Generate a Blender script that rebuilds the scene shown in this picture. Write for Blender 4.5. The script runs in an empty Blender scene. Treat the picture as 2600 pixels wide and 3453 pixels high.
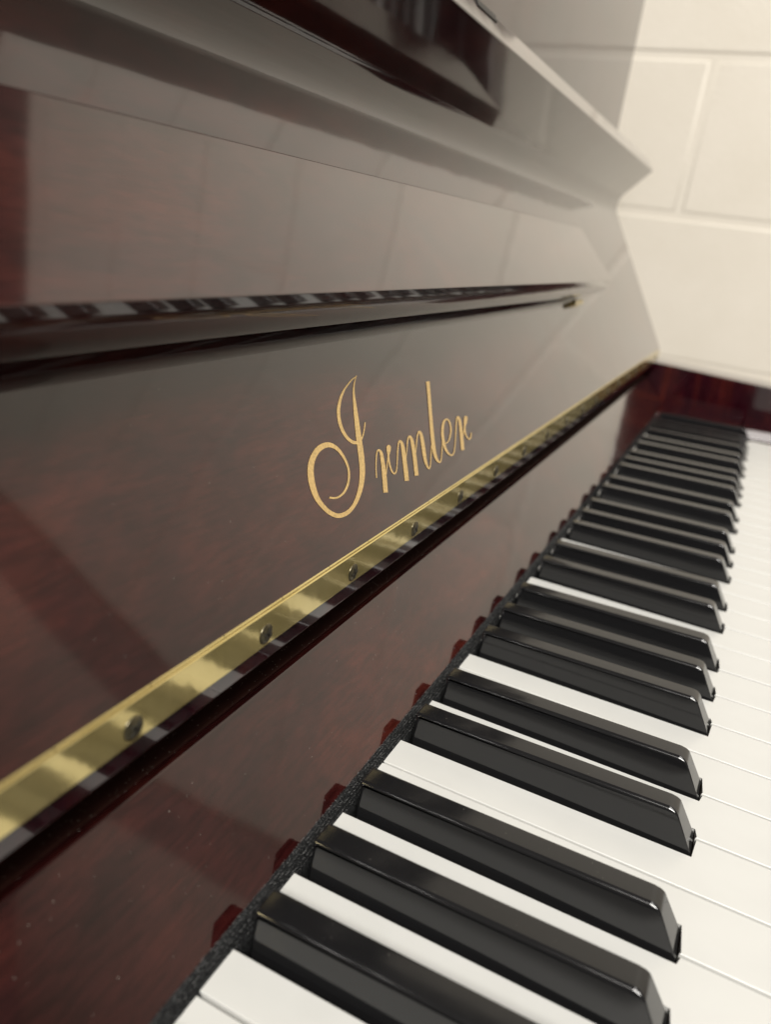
import bpy, bmesh, math, random
from mathutils import Vector, noise
random.seed(7)
S = bpy.context.scene
COL = S.collection
P = 0.0235                      # white key pitch (metres); x runs along the keyboard, y into the piano, z up from the white key tops

# ---------------------------------------------------------------- materials
def new_mat(name):
    m = bpy.data.materials.new(name); m.use_nodes = True
    nt = m.node_tree; b = nt.nodes['Principled BSDF']
    return m, nt, b
def N(nt, t, **kw):
    n = nt.nodes.new(t)
    for k, v in kw.items():
        if k in n.inputs: n.inputs[k].default_value = v
        else: setattr(n, k, v)
    return n
def ramp(nt, stops):
    r = nt.nodes.new('ShaderNodeValToRGB')
    e = r.color_ramp.elements
    while len(e) < len(stops): e.new(0.5)
    for i, (p, c) in enumerate(stops):
        e[i].position = p; e[i].color = (*c, 1)
    return r
def bump(nt, b, h, strength, dist):
    n = N(nt, 'ShaderNodeBump'); n.inputs['Strength'].default_value = strength; n.inputs['Distance'].default_value = dist
    nt.links.new(h, n.inputs['Height']); nt.links.new(n.outputs[0], b.inputs['Normal']); return n

def wood(name, grain, c0, c1, c2, rough=0.055):
    """polished mahogany: blotchy figure, fine pores drawn out along the grain axis, thick clear lacquer"""
    m, nt, b = new_mat(name); L = nt.links.new
    tc = N(nt, 'ShaderNodeTexCoord')
    mp = N(nt, 'ShaderNodeMapping'); mp.inputs['Scale'].default_value = {'x': (11, 28, 28), 'z': (30, 30, 6)}[grain]
    L(tc.outputs['Object'], mp.inputs['Vector'])
    big = N(nt, 'ShaderNodeTexNoise', Scale=1.1, Detail=5.0, Roughness=0.62, Distortion=0.6); L(mp.outputs[0], big.inputs['Vector'])
    mp2 = N(nt, 'ShaderNodeMapping'); mp2.inputs['Scale'].default_value = {'x': (110, 900, 900), 'z': (900, 900, 110)}[grain]
    L(tc.outputs['Object'], mp2.inputs['Vector'])
    pore = N(nt, 'ShaderNodeTexNoise', Scale=1.0, Detail=3.0, Roughness=0.6); L(mp2.outputs[0], pore.inputs['Vector'])
    mp3 = N(nt, 'ShaderNodeMapping'); mp3.inputs['Scale'].default_value = {'x': (60, 110, 110), 'z': (110, 110, 60)}[grain]
    L(tc.outputs['Object'], mp3.inputs['Vector'])
    fl = N(nt, 'ShaderNodeTexNoise', Scale=1.0, Detail=6.0, Roughness=0.7); L(mp3.outputs[0], fl.inputs['Vector'])
    r = ramp(nt, [(0.3, c0), (0.5, c1), (0.72, c2)]); L(big.outputs['Fac'], r.inputs['Fac'])
    rp = ramp(nt, [(0.38, (0.62, 0.58, 0.58)), (0.58, (1.1, 1.08, 1.06))]); L(pore.outputs['Fac'], rp.inputs['Fac'])
    rf = ramp(nt, [(0.32, (0.68, 0.62, 0.6)), (0.5, (1, 1, 1)), (0.7, (1.35, 1.25, 1.2))]); L(fl.outputs['Fac'], rf.inputs['Fac'])
    m1 = N(nt, 'ShaderNodeMixRGB', blend_type='MULTIPLY'); m1.inputs['Fac'].default_value = 0.8
    L(r.outputs[0], m1.inputs['Color1']); L(rp.outputs[0], m1.inputs['Color2'])
    m2 = N(nt, 'ShaderNodeMixRGB', blend_type='MULTIPLY'); m2.inputs['Fac'].default_value = 0.8
    L(m1.outputs[0], m2.inputs['Color1']); L(rf.outputs[0], m2.inputs['Color2'])
    L(m2.outputs[0], b.inputs['Base Color'])
    b.inputs['Roughness'].default_value = max(rough, 0.16)
    b.inputs['IOR'].default_value = 1.5
    b.inputs['Coat Weight'].default_value = 1.0 if rough < 0.2 else 0.0; b.inputs['Specular IOR Level'].default_value = 0.08
    b.inputs['Coat Roughness'].default_value = rough; b.inputs['Coat IOR'].default_value = 1.58
    # faint orange peel of the lacquer
    op = N(nt, 'ShaderNodeTexNoise', Scale=26.0, Detail=1.0); L(tc.outputs['Object'], op.inputs['Vector'])
    bp = bump(nt, b, op.outputs['Fac'], 0.06, 0.002); L(bp.outputs[0], b.inputs['Coat Normal'])
    return m
MAHO = wood('polished_mahogany', 'x', (0.0105, 0.0025, 0.0029), (0.0265, 0.0054, 0.0052), (0.056, 0.0112, 0.0076))
MAHO_V = wood('polished_mahogany_upright', 'z', (0.011, 0.0016, 0.0040), (0.022, 0.0028, 0.0058), (0.058, 0.0090, 0.0065))
DARKWOOD = wood('stained_edge_wood', 'x', (0.010, 0.003, 0.002), (0.018, 0.006, 0.004), (0.03, 0.01, 0.006), 0.35)

def ivory():
    m, nt, b = new_mat('white_key_plastic'); L = nt.links.new
    tc = N(nt, 'ShaderNodeTexCoord'); n = N(nt, 'ShaderNodeTexNoise', Scale=30.0, Detail=4.0); L(tc.outputs['Object'], n.inputs['Vector'])
    r = ramp(nt, [(0.35, (0.60, 0.60, 0.575)), (0.65, (0.635, 0.635, 0.61))]); L(n.outputs['Fac'], r.inputs['Fac'])
    L(r.outputs[0], b.inputs['Base Color']); b.inputs['Roughness'].default_value = 0.28
    b.inputs['Subsurface Weight'].default_value = 0.0
    return m
IVORY = ivory()
def plain(name, col, rough, **kw):
    m, nt, b = new_mat(name); L = nt.links.new
    tc = N(nt, 'ShaderNodeTexCoord'); n = N(nt, 'ShaderNodeTexNoise', Scale=kw.pop('scale', 60.0), Detail=5.0); L(tc.outputs['Object'], n.inputs['Vector'])
    v = kw.pop('vary', 0.2)
    r = ramp(nt, [(0.3, [c * (1 - v) for c in col]), (0.7, [c * (1 + v) for c in col])]); L(n.outputs['Fac'], r.inputs['Fac'])
    L(r.outputs[0], b.inputs['Base Color']); b.inputs['Roughness'].default_value = rough
    for k, val in kw.items(): b.inputs[k.replace('_', ' ')].default_value = val
    return m
KEYWOOD = plain('key_body_wood', (0.16, 0.075, 0.045), 0.6, scale=200.0)
CAVITY_SHADE = plain('painted_cavity_shade', (0.035, 0.011, 0.008), 0.8, scale=200.0, Specular_IOR_Level=0.15)  # wood tone darkened so its colour carries the groove's shade
HOLE = plain('screw_recess', (0.02, 0.017, 0.01), 0.6)

def ebony():
    m, nt, b = new_mat('black_key_plastic'); L = nt.links.new
    tc = N(nt, 'ShaderNodeTexCoord')
    geo = N(nt, 'ShaderNodeNewGeometry')
    b.inputs['Base Color'].default_value = (0.0095, 0.0095, 0.0102, 1)
    n = N(nt, 'ShaderNodeTexNoise', Scale=90.0, Detail=6.0, Roughness=0.7); L(tc.outputs['Object'], n.inputs['Vector'])
    r = N(nt, 'ShaderNodeMapRange'); r.inputs['From Min'].default_value = 0.35; r.inputs['From Max'].default_value = 0.75
    r.inputs['To Min'].default_value = 0.08; r.inputs['To Max'].default_value = 0.15
    L(n.outputs['Fac'], r.inputs['Value']); L(r.outputs[0], b.inputs['Roughness'])
    b.inputs['IOR'].default_value = 1.5
    return m
EBONY = ebony()

def brass():
    m, nt, b = new_mat('worn_brass'); L = nt.links.new
    tc = N(nt, 'ShaderNodeTexCoord')
    n = N(nt, 'ShaderNodeTexNoise', Scale=45.0, Detail=6.0, Roughness=0.65); L(tc.outputs['Object'], n.inputs['Vector'])
    r = ramp(nt, [(0.3, (0.62, 0.50, 0.20)), (0.7, (0.74, 0.61, 0.28))]); L(n.outputs['Fac'], r.inputs['Fac'])
    L(r.outputs[0], b.inputs['Base Color']); b.inputs['Metallic'].default_value = 0.76
    mp = N(nt, 'ShaderNodeMapping'); mp.inputs['Scale'].default_value = (260, 900, 60); L(tc.outputs['Object'], mp.inputs['Vector'])
    s = N(nt, 'ShaderNodeTexNoise', Scale=1.0, Detail=4.0); L(mp.outputs[0], s.inputs['Vector'])
    rr = N(nt, 'ShaderNodeMapRange'); rr.inputs['To Min'].default_value = 0.05; rr.inputs['To Max'].default_value = 0.16
    L(s.outputs['Fac'], rr.inputs['Value']); L(rr.outputs[0], b.inputs['Roughness'])
    w = N(nt, 'ShaderNodeTexNoise', Scale=85.0, Detail=2.0); L(tc.outputs['Object'], w.inputs['Vector'])
    bump(nt, b, w.outputs['Fac'], 0.18, 0.0006)
    return m
BRASS = brass()
BRASS_OLD = plain('tarnished_brass', (0.13, 0.115, 0.075), 0.34, Metallic=1.0, scale=400.0, vary=0.4)
GOLD = plain('gold_leaf', (0.57, 0.39, 0.155), 0.4, scale=1100.0, vary=0.2, Metallic=0.2)
FELT = plain('black_felt', (0.014, 0.0145, 0.015), 0.95, scale=1500.0, vary=0.8, Specular_IOR_Level=0.1)
LINT = plain('pale_lint', (0.55, 0.52, 0.45), 0.9)
RUBBER = plain('black_rubber', (0.012, 0.011, 0.01), 0.5)

def paint():
    m, nt, b = new_mat('cream_wall_paint'); L = nt.links.new
    tc = N(nt, 'ShaderNodeTexCoord')
    n = N(nt, 'ShaderNodeTexNoise', Scale=7.0, Detail=6.0, Roughness=0.6); L(tc.outputs['Object'], n.inputs['Vector'])
    r = ramp(nt, [(0.3, (0.75, 0.695, 0.595)), (0.7, (0.80, 0.745, 0.65))]); L(n.outputs['Fac'], r.inputs['Fac'])
    L(r.outputs[0], b.inputs['Base Color']); b.inputs['Roughness'].default_value = 0.5
    f = N(nt, 'ShaderNodeTexNoise', Scale=160.0, Detail=4.0); L(tc.outputs['Object'], f.inputs['Vector'])
    bump(nt, b, f.outputs['Fac'], 0.25, 0.002)
    return m
PAINT = paint()
POST = plain('brown_painted_post', (0.40, 0.34, 0.30), 0.6)

# ---------------------------------------------------------------- mesh helpers
def link(o, parent=None):
    COL.objects.link(o)
    if parent: o.parent = parent
    return o
def from_bm(name, bm, mats, parent=None, smooth=35):
    bmesh.ops.recalc_face_normals(bm, faces=bm.faces)
    me = bpy.data.meshes.new(name); bm.to_mesh(me); bm.free()
    for m in (mats if isinstance(mats, (list, tuple)) else [mats]): me.materials.append(m)
    if smooth:
        for p in me.polygons: p.use_smooth = True
        me.set_sharp_from_angle(angle=math.radians(smooth))
    o = link(bpy.data.objects.new(name, me), parent)
    if smooth:                                         # large flats keep their own normals beside narrow rounded edges
        w = o.modifiers.new('weighted_normals', 'WEIGHTED_NORMAL'); w.mode = 'FACE_AREA'; w.weight = 100; w.keep_sharp = True
    return o
def empty(name, loc=(0, 0, 0)):
    o = bpy.data.objects.new(name, None); o.location = loc; o.empty_display_size = 0.05
    return link(o)
def fillet(pts, seg=6):
    """closed 2-D outline; a point (a, b, r) is rounded with radius r"""
    out = []; n = len(pts)
    for i, p in enumerate(pts):
        a = Vector(p[:2]); r = p[2] if len(p) > 2 else 0
        if r <= 0: out.append((a.x, a.y)); continue
        u = (Vector(pts[i - 1][:2]) - a).normalized(); v = (Vector(pts[(i + 1) % n][:2]) - a).normalized()
        ang = u.angle(v); t = r / math.tan(ang / 2)
        c = a + (u + v).normalized() * (r / math.sin(ang / 2))
        s = a + u * t - c; e = a + v * t - c
        tot = s.angle(e); k = max(2, int(seg * tot / 0.8) + 1)
        sg = 1 if s.x * e.y - s.y * e.x > 0 else -1
        for j in range(k + 1):
            th = sg * tot * j / k; cs, sn = math.cos(th), math.sin(th)
            out.append((c.x + s.x * cs - s.y * sn, c.y + s.x * sn + s.y * cs))
    return out
def extrude_x(bm, outline, x0, x1, end_r=0.0, mat=0):
    """sweep a (y, z) outline along x; end_r draws the ends in a little so that their edges are eased"""
    n = len(outline)
    cy = sum(p[0] for p in outline) / n; cz = sum(p[1] for p in outline) / n
    def shrink(p, d):
        v = Vector((cy - p[0], cz - p[1])); l = v.length
        v = v / l * min(d, l * .5) if l > 1e-9 else v
        return (p[0] + v.x, p[1] + v.y)
    rings = [(x0, 0), (x1, 0)] if end_r <= 0 else [(x0, end_r), (x0 + end_r * .3, end_r * .3), (x0 + end_r, 0), (x1 - end_r, 0), (x1 - end_r * .3, end_r * .3), (x1, end_r)]
    V = [[bm.verts.new((x, *shrink(p, d))) for p in outline] for x, d in rings]
    for a, b in zip(V, V[1:]):
        for i in range(n):
            f = bm.faces.new((a[i], a[(i + 1) % n], b[(i + 1) % n], b[i])); f.material_index = mat
    f = bm.faces.new(V[0]); f.material_index = mat
    f = bm.faces.new(list(reversed(V[-1]))); f.material_index = mat
def cyl(bm, c, axis, r, h, seg=24, prof=None, mat=0):
    """turned piece: prof is a list of (radius, height) from base to top along axis"""
    ax = Vector(axis).normalized(); t = ax.orthogonal().normalized(); b = ax.cross(t)
    prof = prof or [(r, 0), (r, h)]
    rings = [[bm.verts.new(Vector(c) + ax * z + (t * math.cos(2 * math.pi * k / seg) + b * math.sin(2 * math.pi * k / seg)) * q) for k in range(seg)] for q, z in prof]
    for a, d in zip(rings, rings[1:]):
        for k in range(seg):
            f = bm.faces.new((a[k], a[(k + 1) % seg], d[(k + 1) % seg], d[k])); f.material_index = mat
    f = bm.faces.new(rings[-1]); f.material_index = mat
    f = bm.faces.new(list(reversed(rings[0]))); f.material_index = mat
def bevel(bm, w, seg=3, ang=30):
    es = [e for e in bm.edges if len(e.link_faces) == 2 and e.calc_face_angle(0) > math.radians(ang)]
    bmesh.ops.bevel(bm, geom=es, offset=w, segments=seg, affect='EDGES', profile=0.5, clamp_overlap=True)
def box(bm, a, b, mat=0):
    q = [bm.verts.new((x, y, z)) for x in (a[0], b[0]) for y in (a[1], b[1]) for z in (a[2], b[2])]
    for f in ((0, 1, 3, 2), (4, 6, 7, 5), (0, 4, 5, 1), (2, 3, 7, 6), (0, 2, 6, 4), (1, 5, 7, 3)):
        g = bm.faces.new([q[i] for i in f]); g.material_index = mat

# fallboard frame: s runs up the leaning board, n out of its face
B0 = (0.11595, 0.06272); U = (0.50762, 0.86159); NV = (-0.86159, 0.50762)
def sn(s, n, r=None):
    q = (B0[0] + s * U[0] + n * NV[0], B0[1] + s * U[1] + n * NV[1])
    return q if r is None else (*q, r)
CX = 0.1645                                            # middle of the keyboard
def mirror_x(x): return 2 * CX - x

WORLD = 0.15; EXPO = 0.0; FSTOP = 13.5
WARM = (1.0, 0.965, 0.91)
LAMPS = [((0.0, -0.62, 2.4), (0.0, -0.30, 0), 1.7, 0.45, 21, WARM), ((-1.6, -0.62, 2.4), (-1.3, -0.30, 0), 1.7, 0.45, 26, WARM), ((-2.4, -1.0, 2.9), (1.28, -0.1, 0.0), 1.3, 0.9, 34, WARM, 76)]  # the last one is an added fill that brightens the wall, not a known fitting

# ---------------------------------------------------------------- the piano
piano = empty('upright_piano', (CX, 0.1, -0.75))
piano['label'] = 'dark red mahogany upright piano, glossy, with open fallboard and gold script name'
piano['category'] = 'piano'
def ch(o):                                             # keep world coordinates when parenting to the piano's base
    o.parent = piano; o.matrix_parent_inverse = piano.matrix_world.inverted(); return o
bpy.context.view_layer.update()
def part(name, bm, mats, smooth=35): return ch(from_bm(name, bm, mats, None, smooth))

# --- keys
def black_centres(lo, hi):
    out = []
    t3, t2 = 4 * P / 7, 3 * P / 5
    for o in range(-4, 6):
        b = o * 7 * P
        out += [b + 1.5 * t3, b + 3.5 * t3, b + 5.5 * t3, b + 4 * P + 1.5 * t2, b + 4 * P + 3.5 * t2]
    return [c for c in out if lo < c < hi]
X_LO, X_HI = -19 * P, 33 * P
BC = [c for c in black_centres(X_LO, X_HI)]
SLOT = 0.00706; YB = 0.0961; YF = -0.053
GAP = 0.00048
def white_outline(i):
    x0, x1 = i * P + GAP, (i + 1) * P - GAP
    l = [c for c in BC if abs(c - i * P) < 0.006]; r = [c for c in BC if abs(c - (i + 1) * P) < 0.006]
    pts = [(x0, YF), (x1, YF)]
    if r: pts += [(x1, 0), (r[0] - SLOT, 0), (r[0] - SLOT, YB)]
    else: pts += [(x1, YB)]
    if l: pts += [(l[0] + SLOT, YB), (l[0] + SLOT, 0), (x0, 0)]
    else: pts += [(x0, YB)]
    return pts
def make_white(i):
    bm = bmesh.new(); o = white_outline(i); x = (i + .5) * P
    dz = random.uniform(-1, 1) * 0.00012
    # plastic top with eased edges
    top = [bm.verts.new((px - x, py, 0)) for px, py in o]; bot = [bm.verts.new((px - x, py, -0.0026)) for px, py in o]
    n = len(o)
    bm.faces.new(top); bm.faces.new(list(reversed(bot)))
    for k in range(n): bm.faces.new((top[k], bot[k], bot[(k + 1) % n], top[(k + 1) % n]))
    bm.edges.ensure_lookup_table()
    es = [e for e in bm.edges if all(abs(v.co.z) < 1e-6 for v in e.verts)]
    bmesh.ops.bevel(bm, geom=es, offset=0.00038, segments=3, affect='EDGES', profile=0.5)
    # wooden body under it, set in a little
    cxm = sum(p[0] for p in o) / n
    body = []
    for k, (px, py) in enumerate(o):
        a = Vector(o[k - 1]); b = Vector((px, py)); c = Vector(o[(k + 1) % n])
        e1 = (b - a).normalized(); e2 = (c - b).normalized()
        body.append((px - x - (e1.y + e2.y) * 0.0003, py + (e1.x + e2.x) * 0.0003))
    t = [bm.verts.new((a, b, -0.0026 - 0.00002)) for a, b in body]; q = [bm.verts.new((a, b, -0.022)) for a, b in body]
    for k in range(n):
        f = bm.faces.new((t[k], q[k], q[(k + 1) % n], t[(k + 1) % n])); f.material_index = 0 if k == 0 else 1   # white front apron
    f = bm.faces.new(list(reversed(q))); f.material_index = 1
    ob = part('white_key', bm, [IVORY, KEYWOOD], 40)
    ob.location = (x, 0, dz); ob.rotation_euler = (random.uniform(-1, 1) * 0.0009, random.uniform(-1, 1) * 0.0015, 0)
    return ob
whites = [make_white(i) for i in range(-19, 33)]

def black_mesh():
    """rounded-over ebony-look cap: sides lean in, the front slopes back and rolls into the top"""
    bm = bmesh.new()
    yb = 0.0930
    side = []                                          # (y, z of ridge) along the key, from the front foot to the back
    zt_f, zt_b = 0.0117, 0.0102
    foot = (0.0013, -0.006); knee = (0.0072, 0.0117)
    hw_b, hw_t = 0.0055, 0.00415
    def hw(z): return hw_b + (hw_t - hw_b) * min(1, max(0, z / 0.0112))
    # side profile with rounded front top
    prof = fillet([(0.0004, -0.008), (0.0006, -0.0004), (0.0078, 0.0119, 0.0040), (yb, zt_b, 0.0006), (yb + 0.0004, -0.008)], 8)
    # two section edges: ring of profile points at +-half width, with rounded shoulder in between
    k = len(prof); R = 0.0013
    cy = 0.045; cz = -0.02
    def inset(p, i, d):
        a = Vector(prof[i - 1]); b = Vector(prof[(i + 1) % k]); t = (b - a).normalized(); nrm = Vector((t.y, -t.x))
        return (p[0] + nrm.x * d, p[1] + nrm.y * d)
    prof_i = prof
    # orientation: make inset go inwards
    area = sum(prof[i][0] * prof[(i + 1) % k][1] - prof[(i + 1) % k][0] * prof[i][1] for i in range(k))
    sgn = -1 if area > 0 else 1
    steps = [(0.0, 1.0), (0.12, 0.62), (0.35, 0.29), (0.66, 0.08), (1.0, 0.0)]
    rings = []
    for sd in (-1, 1):
        rr = []
        for f, g in steps:
            ring = []
            for i, p in enumerate(prof):
                rr_ = R * (0.3 + 0.7 * min(1, max(0, (p[0] - 0.0068) / 0.0022)))
                q = inset(p, i, sgn * rr_ * g) if 0 < i < k - 1 else (p[0] + rr_ * g * (1 if i == 0 else -1), p[1])
                w = hw(q[1]) - rr_ * f
                ring.append(bm.verts.new((sd * w, q[0], q[1])))
            rr.append(ring)
        rings.append(rr)
    allr = rings[0] + list(reversed(rings[1]))
    for a, b in zip(allr, allr[1:]):
        for i in range(k): bm.faces.new((a[i], a[(i + 1) % k], b[(i + 1) % k], b[i]))
    bm.faces.new(allr[0]); bm.faces.new(list(reversed(allr[-1])))
    bmesh.ops.remove_doubles(bm, verts=bm.verts, dist=1e-6)
    return bm
first = part('black_key', black_mesh(), EBONY, 26)
for n_, c in enumerate(BC):
    if n_ == 0: k = first
    else:
        k = first.copy(); COL.objects.link(k)
    k.location = (c + random.uniform(-1, 1) * 0.0002, 0, random.uniform(-1, 1) * 0.0002)
    k.rotation_euler = (random.uniform(-1, 1) * 0.001, random.uniform(-1, 1) * 0.006, random.uniform(-1, 1) * 0.0012)
    k.parent = piano; k.matrix_parent_inverse = piano.matrix_world.inverted()

# --- felt strip behind the keys
bm = bmesh.new()
xs0, xs1 = X_LO - 0.002, X_HI + 0.002
pr = [(0.0945, -0.012), (0.0945, -0.003), (0.0952, -0.0016), (0.0957, -0.0008), (0.0960, 0.0), (0.0963, 0.0008), (0.0966, 0.0022), (0.0969, 0.0029), (0.0972, 0.0035), (0.0977, 0.0040), (0.0981, 0.0042), (0.0985, 0.0041), (0.0990, 0.0030)]
xs = []; x = xs0
while x < xs1: xs.append(x); x += 0.00014 if -0.06 < x < 0.30 else (0.0003 if 0.30 <= x < 0.5 else 0.003)
xs.append(xs1); prev = None
for x in xs:
    row = []
    for j, (y, z) in enumerate(pr):
        a = 0.00016 if 0 < j < len(pr) - 1 else 0
        v = noise.noise_vector(Vector((x * 3300, y * 3300, z * 3300))) * a + noise.noise_vector(Vector((x * 420, y * 420, z * 420))) * a * 0.9
        row.append(bm.verts.new((x + v.x * .3, y + v.y, z + v.z)))
    if prev:
        for j in range(len(pr) - 1): bm.faces.new((prev[j], prev[j + 1], row[j + 1], row[j]))
    prev = row
felt = part('felt_strip', bm, FELT, 80)
bm = bmesh.new()                                       # stray fibres standing out of the felt
for _ in range(7000):
    x = random.uniform(-0.06, 0.40); b0 = Vector((x, *random.choice(((0.0958, -0.0006), (0.0962, 0.0006), (0.0966, 0.0022), (0.0970, 0.0032), (0.0976, 0.0039), (0.0983, 0.0042)))))
    d = Vector((random.uniform(-1, 1), random.uniform(-.8, .4), random.uniform(0, 1))).normalized() * random.uniform(0.0004, 0.0012)
    w = Vector((0.000025, 0.00002, 0.00002)); mid = b0 + d * .5 + Vector((random.uniform(-1, 1), random.uniform(-1, 1), 0)) * 0.0003
    a, b_, c, e = (bm.verts.new(q) for q in (b0 - w, b0 + w, mid + w * .8, mid - w * .8)); t = bm.verts.new(b0 + d)
    bm.faces.new((a, b_, c, e)); bm.faces.new((e, c, t))
fib = from_bm('felt_fibres', bm, plain('felt_fibre', (0.13, 0.13, 0.128), 0.9), None, 0)
fib['kind'] = 'stuff'; fib.parent = felt; fib.matrix_parent_inverse = felt.matrix_world.inverted()
bpy.context.view_layer.update()

# --- leaning rail behind the keys (its face mirrors the room), with a flat top in the shade of the hinge rail
XE = 0.8605
bm = bmesh.new()
extrude_x(bm, fillet([(0.0972, 0.0030), (0.1256, 0.0324, 0.0018), (0.152, 0.0324), (0.152, -0.02), (0.0972, -0.02)]), mirror_x(XE), XE)
part('key_rail', bm, MAHO)
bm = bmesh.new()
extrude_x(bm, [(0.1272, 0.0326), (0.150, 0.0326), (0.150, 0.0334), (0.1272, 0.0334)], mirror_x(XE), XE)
part('shadow_strip', bm, CAVITY_SHADE)  # dark strip on the rail top, shade of the gap painted in

# --- fixed rail the fallboard hangs on
bm = bmesh.new()
extrude_x(bm, fillet([(0.1186, 0.0497, 0.0009), (0.1186, 0.0655), (0.1500, 0.0655), (0.1500, 0.0390), (0.1460, 0.0390), (0.1460, 0.0497)]), mirror_x(XE), XE)
part('hinge_rail', bm, MAHO_V)

# --- long brass hinge with its screws
HY = 0.1178
bm = bmesh.new()
extrude_x(bm, fillet([(HY, 0.0556, 0.0003), (HY, 0.0660, 0.0004), (HY + 0.0007, 0.0660), (HY + 0.0007, 0.0556)]), mirror_x(XE) + .004, XE - 0.004)
kn = 0.0254                                             # knuckle barrel, cut every inch
x = mirror_x(XE) + 0.006
while x < XE - 0.03:
    cyl(bm, (x + 0.0002, HY + 0.0009, 0.0664), (1, 0, 0), 0.0006, kn - 0.0003, 12); x += kn
hinge = part('long_hinge', bm, BRASS)
def screw(x, z, rot, lab=None):
    bm = bmesh.new()
    c = Vector((x, HY, z)); r = 0.0029
    cyl(bm, c + Vector((0, 0.0001, 0)), (0, -1, 0), r, 0, 28, [(r * 1.0, 0), (r * .99, .0002), (r * .93, .0004), (r * .75, .00062), (r * .45, .00078), (r * .2, .00083)])
    for a in (rot, rot + math.pi / 2):                 # recessed cross, drawn as two dark slots sunk in the head
        d = Vector((math.cos(a), 0, math.sin(a))); e = Vector((-d.z, 0, d.x)); h = .00090
        q = [bm.verts.new(c + Vector((0, -h, 0)) + d * (sx * r * .62) + e * (sy * r * .13)) for sx, sy in ((-1, -1), (1, -1), (1, 1), (-1, 1))]
        q2 = [bm.verts.new(v.co + Vector((0, .0006, 0))) for v in q]
        fs = [bm.faces.new(q), bm.faces.new(list(reversed(q2)))] + [bm.faces.new((q[i], q2[i], q2[(i + 1) % 4], q[(i + 1) % 4])) for i in range(4)]
        for f in fs: f.material_index = 1
    o = from_bm('screw', bm, [BRASS_OLD, HOLE], None, 45)
    o.parent = hinge; o.matrix_parent_inverse = hinge.matrix_world.inverted(); return o
bpy.context.view_layer.update()
for k in range(-10, 18):
    xx = 0.0025 + 0.0486 * k
    if mirror_x(XE) + .01 < xx < XE - .01: screw(xx, 0.0594, random.uniform(0, 1.5))

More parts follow.
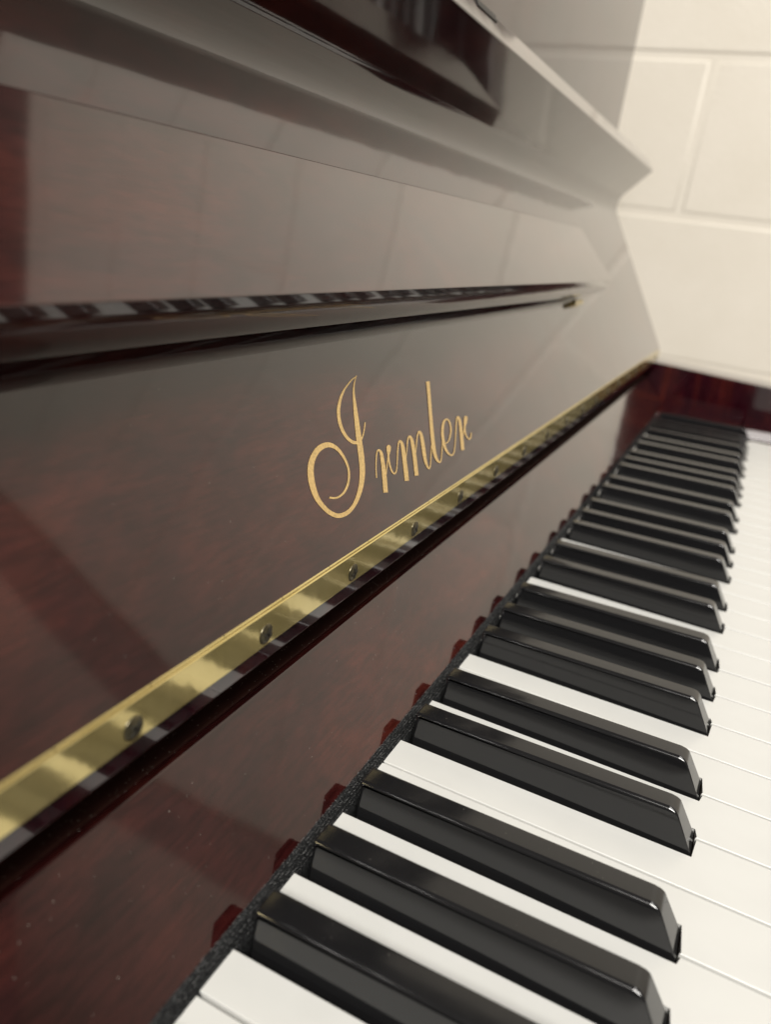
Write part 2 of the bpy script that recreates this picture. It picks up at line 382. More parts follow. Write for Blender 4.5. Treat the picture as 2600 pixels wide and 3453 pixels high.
# --- fallboard, standing open: leaning board that rolls into a projecting lip at its top
bm = bmesh.new()
lip_i, lip_o = (191.7e-3, 48.7e-3), (206.6e-3, 48.2e-3)
extrude_x(bm, fillet([sn(0.0042, 0, .0006), sn(0.178, 0, 0.0185), sn(*lip_i, .0009), sn(*lip_o, .0018), sn(0.1985, -0.018, .004), sn(0.0042, -0.018)], 10), mirror_x(XE) + .001, XE - .001)
fallboard = part('fallboard', bm, MAHO)
def sub(o): o.parent = fallboard; o.matrix_parent_inverse = fallboard.matrix_world.inverted(); return o
bpy.context.view_layer.update()
LOGO = [
[(140.78,57.43,141,57.25),(140.33,57.31,140.59,57.1),(139.91,57.2,140.19,56.96),(139.47,57.08,139.75,56.81),(138.97,56.97,139.22,56.66),(138.42,56.88,138.61,56.53),(137.79,56.79,137.99,56.42),(137.05,56.66,137.33,56.29),(136.19,56.47,136.57,56.1),(135.19,56.17,135.64,55.81),(134.07,55.82,134.57,55.45),(132.94,55.44,133.47,55.06),(131.89,55.08,132.45,54.68),(130.96,54.75,131.56,54.34),(130.07,54.44,130.73,54.02),(129.18,54.1,129.93,53.68),(128.22,53.68,129.08,53.26),(127.17,53.19,128.14,52.74),(126.06,52.63,127.16,52.16),(124.95,52.02,126.2,51.55),(123.93,51.41,125.32,50.93),(122.99,50.76,124.52,50.3),(122.12,50.08,123.75,49.64),(121.32,49.41,123.05,48.98),(120.64,48.78,122.45,48.37),(120.08,48.22,121.97,47.84),(119.64,47.69,121.58,47.36),(119.27,47.16,121.25,46.87),(118.91,46.57,120.92,46.32),(118.54,45.91,120.57,45.68),(118.19,45.19,120.23,44.99),(117.88,44.43,119.94,44.28),(117.67,43.66,119.74,43.57),(117.56,42.86,119.62,42.83),(117.53,42.03,119.57,42.05),(117.58,41.21,119.6,41.28),(117.73,40.42,119.72,40.55),(117.98,39.66,119.93,39.85),(118.33,38.92,120.23,39.17),(118.77,38.21,120.6,38.53),(119.29,37.56,121.05,37.97),(119.89,36.96,121.6,37.47),(120.59,36.41,122.23,37.02),(121.37,35.92,122.89,36.66),(122.25,35.52,123.5,36.39),(123.24,35.24,124.09,36.2),(124.29,35.07,124.72,36.08),(125.32,35.02,125.39,36.01),(126.3,35.07,126.01,35.98),(127.2,35.22,126.58,36),(127.98,35.48,127.21,36.09),(128.66,35.79,127.89,36.26),(129.33,36.14,128.6,36.51),(130.01,36.54,129.31,36.83),(130.7,36.99,130.01,37.25),(131.38,37.48,130.7,37.71),(132.02,37.96,131.35,38.17),(132.65,38.47,131.98,38.66),(133.26,39,132.58,39.19),(133.83,39.51,133.12,39.69),(134.29,39.94,133.58,40.12),(134.61,40.26,133.91,40.42),(134.83,40.5,134.13,40.65),(135,40.71,134.33,40.85),(135.19,40.94,134.54,41.07)],
[(140.72,57.4,141.05,57.27),(140.21,57.15,140.59,57),(139.71,56.9,140.14,56.74),(139.18,56.63,139.69,56.46),(138.62,56.29,139.2,56.11),(137.99,55.86,138.67,55.68),(137.33,55.39,138.09,55.2),(136.66,54.86,137.52,54.67),(136.03,54.32,136.99,54.13),(135.45,53.75,136.5,53.57),(134.9,53.17,136.03,52.99),(134.36,52.54,135.59,52.37),(133.82,51.85,135.17,51.69),(133.26,51.07,134.77,50.92),(132.7,50.23,134.38,50.07),(132.15,49.37,134.02,49.19),(131.62,48.52,133.66,48.32),(131.1,47.69,133.31,47.47),(130.59,46.86,132.98,46.63),(130.09,46.03,132.65,45.78),(129.61,45.21,132.31,44.94),(129.16,44.4,131.98,44.12),(128.73,43.61,131.65,43.31),(128.3,42.79,131.31,42.47),(127.83,41.91,130.93,41.57),(127.3,40.95,130.5,40.58),(126.74,39.92,130.04,39.53),(126.18,38.87,129.57,38.46),(125.63,37.83,129.12,37.41),(125.13,36.8,128.69,36.37),(124.65,35.77,128.28,35.33),(124.18,34.76,127.85,34.29),(123.7,33.75,127.4,33.25),(123.22,32.72,126.92,32.2),(122.73,31.68,126.42,31.14),(122.24,30.68,125.91,30.11),(121.77,29.75,125.4,29.15),(121.32,28.91,124.89,28.27),(120.89,28.13,124.39,27.46),(120.46,27.4,123.88,26.69),(120,26.7,123.33,25.95),(119.52,26.04,122.78,25.24),(119.03,25.42,122.21,24.58),(118.52,24.82,121.6,23.94),(117.95,24.2,120.93,23.29),(117.33,23.57,120.21,22.64),(116.67,22.94,119.42,21.99),(115.97,22.31,118.57,21.34),(115.2,21.69,117.65,20.7),(114.34,21.07,116.65,20.05),(113.4,20.43,115.57,19.41),(112.42,19.83,114.46,18.8),(111.44,19.28,113.33,18.24),(110.46,18.78,112.22,17.74),(109.48,18.32,111.08,17.27),(108.49,17.92,109.91,16.86),(107.45,17.59,108.71,16.49),(106.36,17.33,107.49,16.18),(105.24,17.12,106.23,15.9),(104.13,16.99,104.92,15.69),(103.05,16.94,103.57,15.58),(101.94,16.95,102.18,15.57),(100.81,17.02,100.76,15.65),(99.75,17.16,99.33,15.83),(98.85,17.37,97.95,16.14),(98.03,17.66,96.71,16.58),(97.23,18.06,95.61,17.12),(96.44,18.54,94.63,17.73),(95.7,19.07,93.76,18.37),(95.01,19.65,92.96,19.06),(94.38,20.3,92.25,19.81),(93.8,21,91.62,20.59),(93.3,21.73,91.05,21.37),(92.87,22.47,90.53,22.17),(92.52,23.23,90.04,22.99),(92.26,24,89.64,23.85),(92.1,24.78,89.34,24.74),(92.04,25.59,89.16,25.66),(92.08,26.44,89.09,26.61),(92.2,27.31,89.11,27.55),(92.37,28.19,89.22,28.5),(92.61,29.08,89.41,29.47),(92.92,30,89.7,30.45),(93.28,30.89,90.06,31.42),(93.69,31.71,90.5,32.33),(94.14,32.45,91.02,33.17),(94.64,33.14,91.62,33.95),(95.19,33.78,92.3,34.69),(95.81,34.38,93.06,35.39),(96.51,34.95,93.92,36.05),(97.28,35.48,94.87,36.67),(98.11,35.97,95.87,37.24),(98.96,36.39,96.91,37.74),(99.84,36.75,97.99,38.2),(100.75,37.06,99.14,38.6),(101.66,37.3,100.33,38.93),(102.54,37.48,101.58,39.18),(103.43,37.6,102.88,39.33),(104.36,37.67,104.21,39.39),(105.27,37.68,105.51,39.36),(106.08,37.64,106.74,39.24),(106.77,37.56,107.88,39.02),(107.42,37.42,108.89,38.71),(108.07,37.22,109.79,38.32),(108.74,36.95,110.6,37.86),(109.42,36.58,111.35,37.33),(110.08,36.14,112.02,36.74),(110.71,35.62,112.62,36.09),(111.27,35.05,113.13,35.4),(111.76,34.39,113.55,34.64),(112.18,33.66,113.89,33.83),(112.54,32.89,114.16,33.01),(112.81,32.15,114.35,32.21),(112.99,31.42,114.47,31.43),(113.1,30.69,114.51,30.66),(113.12,29.98,114.48,29.91),(113.06,29.31,114.38,29.2),(112.94,28.7,114.21,28.56),(112.75,28.15,113.98,27.95),(112.47,27.61,113.66,27.37),(112.09,27.05,113.25,26.77),(111.61,26.46,112.77,26.14),(111.03,25.85,112.2,25.49),(110.37,25.27,111.53,24.85),(109.65,24.74,110.78,24.26),(108.86,24.23,109.91,23.72),(107.99,23.74,108.95,23.2),(107.07,23.31,107.94,22.74),(106.16,22.96,106.89,22.37),(105.21,22.69,105.79,22.08),(104.21,22.48,104.66,21.87),(103.22,22.34,103.55,21.74),(102.34,22.27,102.51,21.68),(101.56,22.28,101.54,21.7),(100.83,22.37,100.65,21.81),(100.13,22.51,99.85,21.96),(99.47,22.65,99.13,22.12),(98.9,22.81,98.46,22.3),(98.41,22.99,97.88,22.5),(97.9,23.19,97.35,22.7),(97.38,23.39,96.83,22.89)],
[(129.25,21.82,128.59,21.96),(129.76,22.62,129.1,22.75),(130.26,23.41,129.6,23.55),(130.78,24.21,130.12,24.34),(131.34,24.99,130.68,25.14),(131.97,25.79,131.3,25.95),(132.66,26.61,131.97,26.78),(133.35,27.39,132.64,27.56),(133.98,28.06,133.25,28.25),(134.54,28.63,133.8,28.83),(135.04,29.12,134.31,29.33),(135.51,29.52,134.79,29.75),(135.96,29.8,135.25,30.09),(136.38,29.97,135.73,30.36),(136.72,30.03,136.25,30.54),(136.88,30,136.89,30.63),(136.86,29.97,137.6,30.55),(136.91,29.89,138.2,30.32),(137.02,29.71,138.66,30),(137.1,29.47,139.01,29.59),(137.1,29.16,139.2,29.1),(136.98,28.77,139.2,28.56),(136.75,28.26,139.05,27.97),(136.44,27.68,138.84,27.35),(136.12,27.05,138.62,26.7),(135.78,26.37,138.39,26),(135.4,25.66,138.13,25.25),(135,24.91,137.82,24.46),(134.58,24.15,137.48,23.66),(134.15,23.4,137.12,22.88),(133.7,22.65,136.74,22.09),(133.22,21.84,136.3,21.25),(132.66,20.92,135.77,20.3),(132.02,19.84,135.13,19.2),(131.3,18.65,134.39,17.99),(130.55,17.41,133.62,16.75),(129.82,16.2,132.87,15.53)],
[(136.14,21.07,135.73,21.19),(136.74,21.63,136.27,21.76),(137.35,22.18,136.8,22.34),(137.96,22.74,137.35,22.92),(138.58,23.3,137.92,23.49),(139.22,23.88,138.54,24.08),(139.89,24.47,139.2,24.67),(140.54,25.04,139.84,25.24),(141.14,25.54,140.4,25.76),(141.68,25.97,140.87,26.21),(142.17,26.35,141.28,26.61),(142.63,26.69,141.62,26.97),(143.09,27.01,141.91,27.33),(143.56,27.3,142.1,27.67),(144.02,27.55,142.21,28),(144.46,27.79,142.3,28.31),(144.88,28.06,142.43,28.63),(145.31,28.37,142.6,28.98),(145.72,28.71,142.8,29.35),(146.07,29.02,143.02,29.7),(146.33,29.27,143.27,30),(146.46,29.44,143.53,30.21),(146.5,29.57,143.81,30.36),(146.5,29.69,144.09,30.45),(146.49,29.83,144.37,30.51),(146.43,29.97,144.68,30.56),(146.32,30.1,145.01,30.57),(146.21,30.24,145.33,30.56),(146.11,30.38,145.64,30.55)],
[(142.19,27.68,143.46,27.47),(141.9,27.15,143.14,26.94),(141.6,26.62,142.82,26.42),(141.31,26.09,142.51,25.9),(141.05,25.55,142.25,25.37),(140.82,24.98,142.01,24.82),(140.61,24.41,141.81,24.26),(140.43,23.84,141.64,23.71),(140.31,23.31,141.52,23.2),(140.25,22.82,141.45,22.72),(140.25,22.34,141.42,22.28),(140.3,21.9,141.43,21.87),(140.4,21.49,141.51,21.5),(140.56,21.09,141.65,21.16),(140.78,20.72,141.84,20.84),(141.1,20.38,142.05,20.62),(141.61,20.11,142.18,20.54),(142.32,20,142.25,20.52),(142.96,20.05,142.51,20.53),(143.54,20.21,142.91,20.62),(144.07,20.44,143.36,20.78),(144.56,20.74,143.81,21.02),(145.04,21.11,144.3,21.34),(145.53,21.55,144.82,21.76),(146.07,22.06,145.38,22.25),(146.71,22.67,146,22.86),(147.42,23.38,146.67,23.57),(148.14,24.12,147.36,24.31),(148.83,24.83,148.02,25.03),(149.48,25.51,148.64,25.71),(150.11,26.19,149.25,26.39),(150.74,26.84,149.86,27.05),(151.35,27.44,150.44,27.67),(151.95,28.01,151.02,28.24),(152.55,28.54,151.59,28.79),(153.13,29,152.14,29.29),(153.67,29.36,152.67,29.7),(154.17,29.62,153.19,30.03),(154.62,29.79,153.74,30.29),(154.87,29.83,154.38,30.48),(154.67,29.82,155.32,30.47),(154.53,29.8,156.07,30.2),(154.56,29.64,156.55,29.83),(154.55,29.35,156.87,29.37),(154.46,28.94,157.01,28.79),(154.23,28.38,156.94,28.11),(153.88,27.67,156.73,27.32),(153.45,26.87,156.43,26.47),(153.01,26.03,156.09,25.6),(152.55,25.14,155.7,24.67),(152.05,24.19,155.23,23.69),(151.53,23.22,154.74,22.71),(151.04,22.31,154.28,21.78),(150.59,21.45,153.85,20.91),(150.15,20.63,153.42,20.08),(149.72,19.84,153.01,19.26),(149.29,19.06,152.58,18.47),(148.87,18.3,152.15,17.69),(148.45,17.57,151.72,16.95),(148.04,16.84,151.3,16.21),(147.62,16.11,150.87,15.48)],
[(155.17,23.45,154.8,23.55),(156.11,24.26,155.64,24.38),(157.06,25.08,156.49,25.23),(157.99,25.88,157.32,26.05),(158.85,26.63,158.1,26.82),(159.61,27.33,158.79,27.52),(160.3,27.98,159.43,28.19),(160.94,28.57,160.04,28.79),(161.56,29.05,160.65,29.32),(162.2,29.46,161.28,29.77),(162.83,29.8,161.93,30.16),(163.36,30,162.57,30.46),(163.59,30.03,163.33,30.64),(163.42,30,164.33,30.56),(163.38,29.91,165.07,30.25),(163.39,29.69,165.56,29.82),(163.36,29.34,165.83,29.28),(163.21,28.83,165.88,28.64),(162.95,28.15,165.78,27.88),(162.61,27.38,165.58,27.06),(162.25,26.57,165.31,26.21),(161.87,25.72,164.98,25.32),(161.44,24.81,164.57,24.37),(160.99,23.87,164.11,23.41),(160.52,22.95,163.64,22.47),(160.05,22.05,163.15,21.55),(159.56,21.16,162.65,20.64),(159.06,20.27,162.13,19.74),(158.56,19.39,161.62,18.85),(158.07,18.53,161.13,17.98),(157.58,17.69,160.63,17.13),(157.1,16.84,160.14,16.28),(156.61,16,159.64,15.43)],
[(163.35,22.68,162.96,22.78),(164.29,23.5,163.8,23.63),(165.24,24.34,164.64,24.49),(166.18,25.16,165.48,25.33),(167.1,25.95,166.31,26.15),(167.99,26.74,167.14,26.94),(168.87,27.51,167.96,27.73),(169.71,28.23,168.78,28.47),(170.53,28.83,169.56,29.11),(171.34,29.36,170.35,29.67),(172.12,29.81,171.14,30.16),(172.81,30.11,171.89,30.55),(173.14,30.17,172.73,30.79),(172.85,30.15,173.91,30.7),(172.78,30.07,174.67,30.32),(172.77,29.77,175.1,29.81),(172.68,29.32,175.29,29.18),(172.42,28.64,175.2,28.38),(172,27.75,174.92,27.42),(171.51,26.77,174.54,26.4),(171.05,25.83,174.15,25.44),(170.61,24.94,173.76,24.52),(170.17,24.04,173.31,23.6),(169.74,23.15,172.86,22.71),(169.37,22.32,172.44,21.88),(169.04,21.55,172.04,21.11),(168.75,20.81,171.64,20.4),(168.51,20.1,171.29,19.73),(168.35,19.42,171.01,19.11),(168.3,18.75,170.79,18.51),(168.34,18.11,170.63,17.93),(168.45,17.52,170.53,17.4),(168.6,17,170.49,16.93),(168.8,16.54,170.5,16.52),(169.06,16.12,170.55,16.17),(169.43,15.75,170.62,15.95),(170.11,15.47,170.54,15.94),(170.93,15.46,170.46,15.93),(171.5,15.63,170.76,15.99),(172.05,15.92,171.26,16.21),(172.7,16.38,171.9,16.62),(173.51,17.07,172.7,17.28),(174.47,17.96,173.63,18.17),(175.48,18.93,174.62,19.14),(176.43,19.87,175.58,20.07),(177.29,20.75,176.49,20.93),(178.12,21.63,177.39,21.79),(178.93,22.51,178.3,22.65),(179.75,23.4,179.21,23.52)],
[(195.68,48.17,199.16,47.86),(194.98,47.02,198.38,46.71),(194.29,45.88,197.61,45.57),(193.59,44.74,196.83,44.42),(192.85,43.57,196.03,43.24),(192.07,42.36,195.22,42.02),(191.25,41.13,194.39,40.78),(190.42,39.89,193.56,39.53),(189.61,38.66,192.73,38.29),(188.8,37.44,191.91,37.06),(188.01,36.23,191.09,35.84),(187.21,35.02,190.28,34.62),(186.4,33.82,189.48,33.41),(185.58,32.62,188.69,32.19),(184.75,31.43,187.91,30.99),(183.93,30.24,187.14,29.78),(183.12,29.05,186.39,28.58),(182.32,27.83,185.65,27.35),(181.51,26.59,184.91,26.09),(180.75,25.39,184.21,24.88),(180.11,24.3,183.58,23.79),(179.58,23.35,183.04,22.84),(179.14,22.49,182.55,22),(178.78,21.67,182.14,21.23),(178.52,20.86,181.8,20.48),(178.36,20.04,181.51,19.72),(178.3,19.22,181.28,18.96),(178.33,18.46,181.13,18.27),(178.48,17.77,181.06,17.68),(178.77,17.16,181.1,17.19),(179.21,16.63,181.22,16.77),(179.71,16.2,181.4,16.43),(180.26,15.87,181.57,16.2),(180.9,15.62,181.66,16.11),(181.72,15.5,181.62,16.09),(182.46,15.57,181.77,16.08),(183.06,15.78,182.17,16.18),(183.67,16.09,182.74,16.42),(184.31,16.52,183.4,16.8),(185,17.03,184.11,17.28),(185.71,17.59,184.84,17.82),(186.48,18.24,185.59,18.46),(187.29,18.97,186.38,19.18),(188.11,19.73,187.18,19.94),(188.88,20.46,187.96,20.67),(189.58,21.15,188.73,21.34),(190.25,21.83,189.48,22),(190.91,22.51,190.24,22.66),(191.57,23.19,190.99,23.32)],
[(191.96,21.36,191.86,21.62),(193.08,21.35,192.97,21.66),(194.24,21.31,194.08,21.69),(195.46,21.33,195.11,21.75),(196.69,21.49,196.04,21.91),(197.85,21.81,196.96,22.21),(198.93,22.24,197.89,22.62),(199.95,22.74,198.81,23.11),(200.91,23.26,199.68,23.62),(201.82,23.8,200.52,24.16),(202.7,24.4,201.32,24.74),(203.5,25.04,202.04,25.34),(204.16,25.7,202.63,25.96),(204.66,26.41,203.09,26.61),(205.04,27.15,203.44,27.32),(205.28,27.87,203.68,27.99),(205.39,28.5,203.78,28.58),(205.35,29.05,203.75,29.05),(205.16,29.54,203.6,29.45),(204.84,29.95,203.35,29.77),(204.4,30.31,203.07,29.99),(203.77,30.6,202.79,30.12),(202.98,30.79,202.47,30.19),(202.13,30.87,202.09,30.22),(201.3,30.88,201.66,30.2),(200.48,30.82,201.19,30.13),(199.62,30.7,200.69,30.01),(198.73,30.48,200.16,29.83),(197.84,30.15,199.57,29.55),(196.93,29.7,198.87,29.13),(196,29.15,198.1,28.6),(195.1,28.55,197.32,28.01),(194.28,27.93,196.61,27.41),(193.57,27.31,195.98,26.82),(192.92,26.66,195.39,26.19),(192.34,25.98,194.86,25.55),(191.82,25.29,194.38,24.89),(191.35,24.57,193.97,24.2),(190.93,23.82,193.62,23.48),(190.59,23.07,193.32,22.75),(190.34,22.33,193.08,22.04),(190.16,21.59,192.89,21.34),(190.06,20.85,192.74,20.65),(190.05,20.13,192.66,19.98),(190.15,19.44,192.66,19.36),(190.4,18.78,192.75,18.78),(190.77,18.16,192.92,18.22),(191.22,17.58,193.17,17.71),(191.74,17.07,193.48,17.27),(192.33,16.62,193.86,16.9),(193.01,16.22,194.3,16.59),(193.82,15.88,194.73,16.37),(194.75,15.67,195.11,16.25),(195.7,15.6,195.53,16.19),(196.63,15.66,196.05,16.2),(197.52,15.86,196.71,16.3),(198.4,16.19,197.49,16.55),(199.32,16.68,198.37,16.98),(200.29,17.31,199.33,17.58),(201.29,18.03,200.33,18.29),(202.31,18.81,201.35,19.05),(203.34,19.66,202.38,19.88),(204.41,20.59,203.43,20.81),(205.48,21.56,204.5,21.77),(206.55,22.51,205.55,22.73),(207.64,23.48,206.61,23.7),(208.73,24.48,207.67,24.69),(209.8,25.43,208.7,25.66),(210.8,26.29,209.66,26.53),(211.74,27.05,210.56,27.3),(212.64,27.74,211.41,28.01),(213.46,28.32,212.19,28.63),(214.19,28.75,212.88,29.11),(214.8,29,213.51,29.47),(215.22,29.1,214.18,29.74),(215,29.07,215.29,29.85),(214.5,29.16,216.46,29.54),(214.5,29.03,216.92,29.13),(214.51,28.67,217.16,28.63),(214.43,28.17,217.26,28.02),(214.23,27.58,217.19,27.33),(213.87,26.88,216.94,26.54),(213.37,26.04,216.51,25.65),(212.78,25.14,216.01,24.72),(212.2,24.25,215.5,23.81),(211.63,23.41,215.01,22.94),(211.06,22.58,214.49,22.07),(210.43,21.69,213.92,21.17),(209.74,20.71,213.25,20.16),(208.94,19.57,212.46,19),(208.07,18.33,211.57,17.75),(207.17,17.05,210.64,16.46),(206.29,15.8,209.74,15.2)],
[(212.06,19.73,211.57,19.86),(213.15,20.4,212.58,20.55),(214.27,21.08,213.62,21.26),(215.36,21.75,214.62,21.95),(216.41,22.36,215.54,22.59),(217.4,22.91,216.35,23.19),(218.35,23.41,217.09,23.74),(219.25,23.87,217.75,24.26),(220.1,24.28,218.33,24.74),(220.88,24.63,218.79,25.17),(221.6,24.93,219.15,25.55),(222.28,25.21,219.46,25.9),(222.93,25.52,219.79,26.26),(223.56,25.89,220.19,26.64),(224.16,26.27,220.61,27.03),(224.67,26.64,221.03,27.4),(225.07,26.96,221.42,27.71),(225.32,27.22,221.77,27.93),(225.45,27.45,222.09,28.1),(225.49,27.64,222.42,28.24),(225.47,27.79,222.77,28.35),(225.38,27.92,223.14,28.43),(225.22,28.02,223.5,28.46),(225.07,28.13,223.84,28.46),(224.94,28.26,224.17,28.45)],
[(218.87,24.9,220.59,24.52),(218.45,24.55,220.12,24.17),(218,24.21,219.64,23.84),(217.56,23.83,219.21,23.51),(217.18,23.4,218.84,23.13),(216.85,22.91,218.49,22.68),(216.56,22.37,218.18,22.17),(216.34,21.82,217.93,21.66),(216.22,21.29,217.79,21.18),(216.21,20.79,217.78,20.72),(216.3,20.29,217.86,20.27),(216.49,19.82,218.03,19.85),(216.76,19.39,218.27,19.49),(217.15,18.99,218.59,19.16),(217.65,18.6,218.99,18.86),(218.29,18.27,219.36,18.66),(219.21,18.03,219.48,18.62),(220.22,18.05,219.54,18.62),(220.96,18.23,219.95,18.7),(221.58,18.49,220.49,18.88),(222.16,18.78,221.04,19.11),(222.7,19.14,221.56,19.42),(223.22,19.57,222.08,19.82),(223.73,20.02,222.6,20.26),(224.23,20.45,223.14,20.68)]]

bm = bmesh.new()
for k, st in enumerate(LOGO):
    n0 = 0.00010 + 0.000012 * k                         # each stroke a hair above the last
    L_ = [bm.verts.new((a / 1000, *sn(b / 1000, n0))) for a, b, c, d in st]; R_ = [bm.verts.new((c / 1000, *sn(d / 1000, n0))) for a, b, c, d in st]
    for i in range(len(st) - 1):
        try: bm.faces.new((L_[i], L_[i + 1], R_[i + 1], R_[i]))
        except ValueError: pass
for f in bm.faces:
    f.normal_update()
    if f.normal.y > 0: f.normal_flip()
me = bpy.data.meshes.new('gold_lettering'); bm.to_mesh(me); bm.free(); me.materials.append(GOLD)
sub(link(bpy.data.objects.new('gold_lettering', me)))

# folding music ledge on the fallboard
bm = bmesh.new()
ax0, ax1 = -0.210, 0.539
ledge = [sn(0.0781, 0.0260, .0003), sn(0.1256, 0.0160, .0008), sn(0.1272, 0.0012, .0008), sn(0.0765, 0.0030), sn(0.0745, 0.0055), sn(0.0740, 0.0080), sn(0.0738, 0.0115), sn(0.0739, 0.0156), sn(0.0746, 0.0192), sn(0.0759, 0.0224)]
extrude_x(bm, fillet(ledge, 8), ax0, ax1, 0.0008)
for v in bm.verts:                                     # its ends are cut on a slant
    s_ = (v.co.y - B0[0]) * U[0] + (v.co.z - B0[1]) * U[1]
    v.co.x += (1 if v.co.x > CX else -1) * (s_ - 0.078) * -0.05
lg = sub(from_bm('music_ledge', bm, MAHO, None, 40))
for xh in (0.5015, mirror_x(0.5015)):
    bm = bmesh.new()
    for j in range(2): cyl(bm, (xh - 0.0125 + j * 0.0130, *sn(0.0712, 0.0032)), (1, 0, 0), 0.0021, 0.0118, 16)
    c = sn(0.0712, 0.0003); a = sn(0.0600, 0.0003)
    extrude_x(bm, [sn(0.0688, 0.0001), sn(0.0688, 0.0009), sn(0.0732, 0.0009), sn(0.0732, 0.0001)], xh - .0125, xh + .0125)
    sub(from_bm('ledge_hinge', bm, BRASS, None))
for xb in (0.300, ):
    bm = bmesh.new()
    a, b, c, d = sn(0.2015, 0.0482), sn(0.2015, 0.0490), sn(0.2050, 0.0490), sn(0.2050, 0.0482)
    extrude_x(bm, [a, b, c, d], xb - 0.016, xb + 0.012); bevel(bm, 0.0003, 2)
    sub(from_bm('lip_bumper', bm, RUBBER, None))

# --- upper front panel, sides, arms, key blocks, key slip, top lid
bm = bmesh.new(); box(bm, (mirror_x(0.9195), 0.2309, -0.05), (0.9195, 0.250, 0.50)); bevel(bm, 0.001, 2)
part('upper_panel', bm, MAHO)
bm = bmesh.new(); box(bm, (mirror_x(0.935), 0.205, 0.502), (0.935, 0.56, 0.526)); bevel(bm, 0.004, 3)
part('top_lid', bm, MAHO)
for m in (0, 1):
    f = (lambda v: v) if m == 0 else mirror_x
    a, b = sorted((f(0.8640), f(0.9190)))
    bm = bmesh.new()
    extrude_x(bm, fillet([(0.2295, 0.0535), (0.1350, 0.0510), (-0.0075, 0.0460), (-0.088, 0.0430, .02), (-0.088, -0.075, .02), (0.2295, -0.075)]), a, b, 0.0018)
    part('piano_arm', bm, MAHO_V)
    a, b = sorted((f(0.8870), f(0.9190)))
    bm = bmesh.new(); box(bm, (a, 0.2520, -0.75), (b, 0.55, 0.500)); bevel(bm, 0.001, 2)
    part('side_panel', bm, MAHO_V)
    a, b = sorted((f(0.7785), f(0.8630)))
    bm = bmesh.new()
    extrude_x(bm, fillet([(0.0988, 0.0075), (0.0110, 0.0064, .003), (0.0110, -0.04), (0.0988, -0.04)]), a, b, 0.0030)
    # its front half is chamfered along the edge beside the keys
    e = (lambda v: v) if m == 0 else mirror_x
    sec = [(0.7780, -0.03), (0.7780, 0.0006), (0.7786, 0.0017), (0.7846, 0.0084), (0.7860, 0.0090), (0.8628, 0.0090), (0.8628, -0.03)]
    rings = []
    for y, dx, k in ((0.0109, 0.0, 0.6), (0.0085, 0.0008, 1.0), (-0.0515, 0.0109, 1.0)):
        rings.append([bm.verts.new((e(px + (dx if px < 0.85 else 0)), y, pz * k if pz > 0 else pz)) for px, pz in sec])
    for a_, b_ in zip(rings, rings[1:]):
        for i in range(len(sec)): bm.faces.new((a_[i], a_[(i + 1) % len(sec)], b_[(i + 1) % len(sec)], b_[i]))
    bm.faces.new(rings[0]); bm.faces.new(list(reversed(rings[-1])))
    qa, qb = sorted((e(0.7783), e(0.8000)))
    box(bm, (qa, -0.0512, -0.031), (qb, 0.0080, -0.0030))
    part('key_block', bm, MAHO_V)
bm = bmesh.new(); box(bm, (mirror_x(0.863), -0.078, -0.060), (0.863, -0.055, -0.009)); bevel(bm, 0.003, 3)
part('key_slip', bm, MAHO)
bm = bmesh.new(); box(bm, (mirror_x(0.8635), -0.086, -0.0905), (0.8635, 0.2305, -0.0615)); bevel(bm, 0.002, 2)
part('key_bed', bm, DARKWOOD)

# dust: specks on the lacquer and in the groove over the rail, one countless scatter
bm = bmesh.new()
def speck(p, nrm, r):
    nrm = Vector(nrm).normalized(); t = nrm.orthogonal().normalized(); b = nrm.cross(t)
    ph = random.uniform(0, 6.28); k = 5
    vs = [bm.verts.new(Vector(p) + (t * math.cos(ph + 6.283 * i / k) + b * math.sin(ph + 6.283 * i / k)) * r * random.uniform(.6, 1.3)) for i in range(k)]
    top = bm.verts.new(Vector(p) + nrm * r * .9)
    for i in range(k): bm.faces.new((vs[i], vs[(i + 1) % k], top))
for _ in range(190):
    x = random.uniform(-0.06, 0.5)
    u = random.random()
    y = 0.0990 + u * 0.0260; z = 0.00486 + u * 0.0269
    speck((x, y - 0.00003, z + 0.00003), (0, -0.719, 0.695), 0.00007 * random.choice((1, 1, 1, 1.6)))
for _ in range(520):
    speck((random.uniform(-0.06, 0.5), random.uniform(0.1262, 0.133), 0.0335), (0, 0, 1), random.uniform(0.00005, 0.00013))
for _ in range(90):
    s_ = random.uniform(0.008, 0.066); speck((random.uniform(-0.05, 0.45), *sn(s_, 0.00003)), (0, NV[0], NV[1]), random.uniform(0.00005, 0.0001))
for c in BC:
    if -0.02 < c < 0.3:
        for _ in range(7):
            speck((c + random.uniform(-.0037, .0037), random.uniform(0.012, 0.09), 0.0117), (0, 0, 1), random.uniform(0.00004, 0.00009))
dust = ch(from_bm('dust_specks', bm, LINT, None, 0)); dust['kind'] = 'stuff'

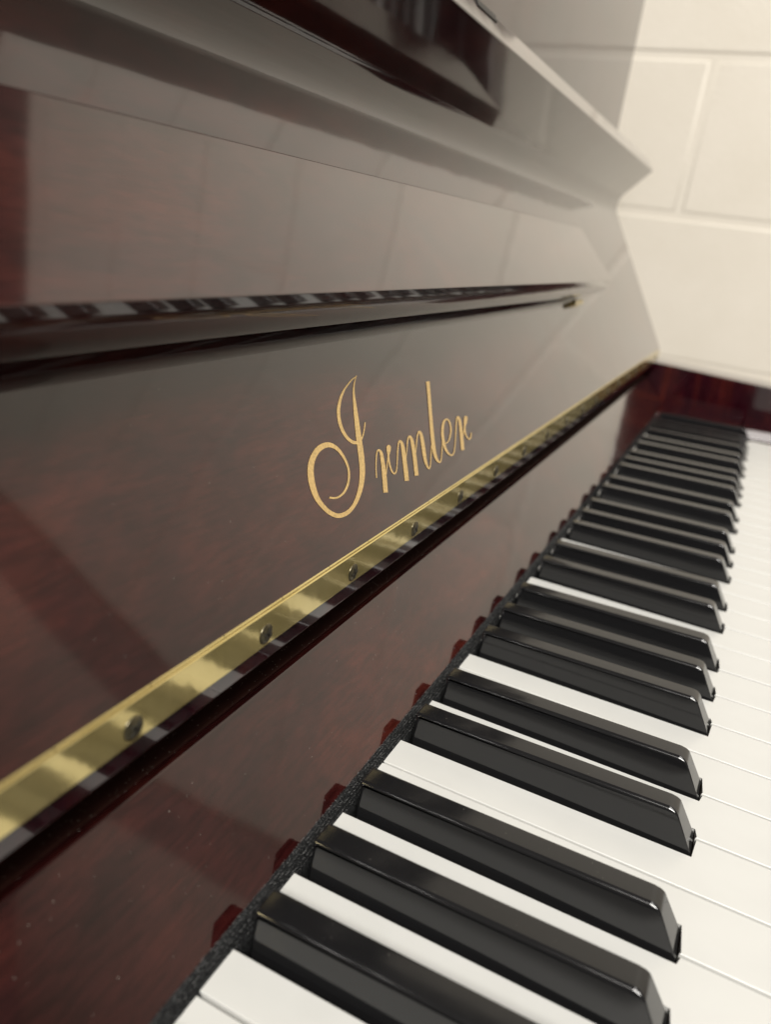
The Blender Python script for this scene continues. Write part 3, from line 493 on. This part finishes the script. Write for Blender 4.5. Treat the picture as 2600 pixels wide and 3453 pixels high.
# ---------------------------------------------------------------- painted block wall beside the piano
XW = 1.28; CZ = 0.2225; Z0 = 0.231; CY = 0.44; J = 0.0095
DY0, DY1 = -1.52, -1.30
bm = bmesh.new()
WY0, WY1, WZ0, WZ1 = -3.3, 0.95, -0.75, 1.62
def bx(y0, y1, z0, z1):
    y0, y1 = max(y0, WY0), min(y1, WY1); z0, z1 = max(z0, WZ0), min(z1, WZ1)
    if y1 - y0 < .01 or z1 - z0 < .01: return
    if y0 > DY0 and y1 < DY1: return
    if y0 < DY0 < y1: y1 = DY0 if DY0 - y0 > y1 - DY1 else y1
    if y0 < DY1 < y1 and y0 > DY0: y0 = DY1
    rnd = random.uniform(-1, 1) * 0.0006
    loops = []
    for d, x in ((0, 0.0026), (0.0011, 0.0011), (0.0028, 0.0003), (0.0052, 0)):
        loops.append([bm.verts.new((XW + x + rnd, y, z)) for y, z in ((y0 + d, z0 + d), (y1 - d, z0 + d), (y1 - d, z1 - d), (y0 + d, z1 - d))])
    for a, b in zip(loops, loops[1:]):
        for i in range(4): bm.faces.new((a[i], a[(i + 1) % 4], b[(i + 1) % 4], b[i]))
    bm.faces.new(loops[-1])
r0 = math.floor((WZ0 - Z0) / CZ); r1 = math.ceil((WZ1 - Z0) / CZ)
for r in range(r0, r1):
    off = 0.184 + (0 if r % 2 == 0 else CY / 2)
    k = math.floor((WY0 - off) / CY)
    while off + k * CY < WY1:
        bx(off + k * CY + J / 2, off + (k + 1) * CY - J / 2, Z0 + r * CZ + J / 2, Z0 + (r + 1) * CZ - J / 2); k += 1
box(bm, (XW + 0.0018, WY0, WZ0), (XW + 0.12, WY1, WZ1))
wall = from_bm('wall', bm, PAINT, None, 60)
bm = bmesh.new(); box(bm, (XW - 0.02, DY0, WZ0), (XW + 0.0028, DY1, WZ1)); bevel(bm, .003, 2)
from_bm('door_post', bm, POST, wall)
wall['kind'] = 'structure'; wall['label'] = 'cream painted block wall beyond the treble end of the piano'; wall['category'] = 'wall'

# ---------------------------------------------------------------- light, world, camera
W = bpy.data.worlds.new('World'); S.world = W; W.use_nodes = True
bg = W.node_tree.nodes['Background']; bg.inputs['Color'].default_value = (1.0, 0.90, 0.78, 1); bg.inputs['Strength'].default_value = WORLD
def lamp(loc, target, sx, sy, power, col, spread=180):
    l = bpy.data.lights.new('ceiling_and_fill_lamp', 'AREA'); l.shape = 'RECTANGLE'; l.size = sx; l.size_y = sy; l.energy = power; l.color = col; l.spread = math.radians(spread)
    o = bpy.data.objects.new('ceiling_and_fill_lamp', l); o.location = loc
    o.rotation_euler = (Vector(target) - Vector(loc)).to_track_quat('-Z', 'Y').to_euler(); link(o); return o
for a in LAMPS: lamp(*a)

cam = bpy.data.cameras.new('camera'); co = bpy.data.objects.new('camera', cam); link(co)
co.location = (-0.10106970, 0.02355577, 0.16355228); co.rotation_euler = (1.21144788, -0.12610982, -1.11933544)
cam.sensor_fit = 'HORIZONTAL'; cam.sensor_width = 36.0; cam.lens = 36.0 * 2601.32 / 2600
cam.clip_start = 0.005; cam.clip_end = 60
cam.dof.use_dof = True; cam.dof.focus_distance = 0.252; cam.dof.aperture_fstop = FSTOP
S.camera = co
S.view_settings.view_transform = 'Standard'; S.view_settings.look = 'None'; S.view_settings.gamma = 1; S.view_settings.use_curve_mapping = False
S.view_settings.exposure = EXPO
S.cycles.max_bounces = 10; S.cycles.glossy_bounces = 8
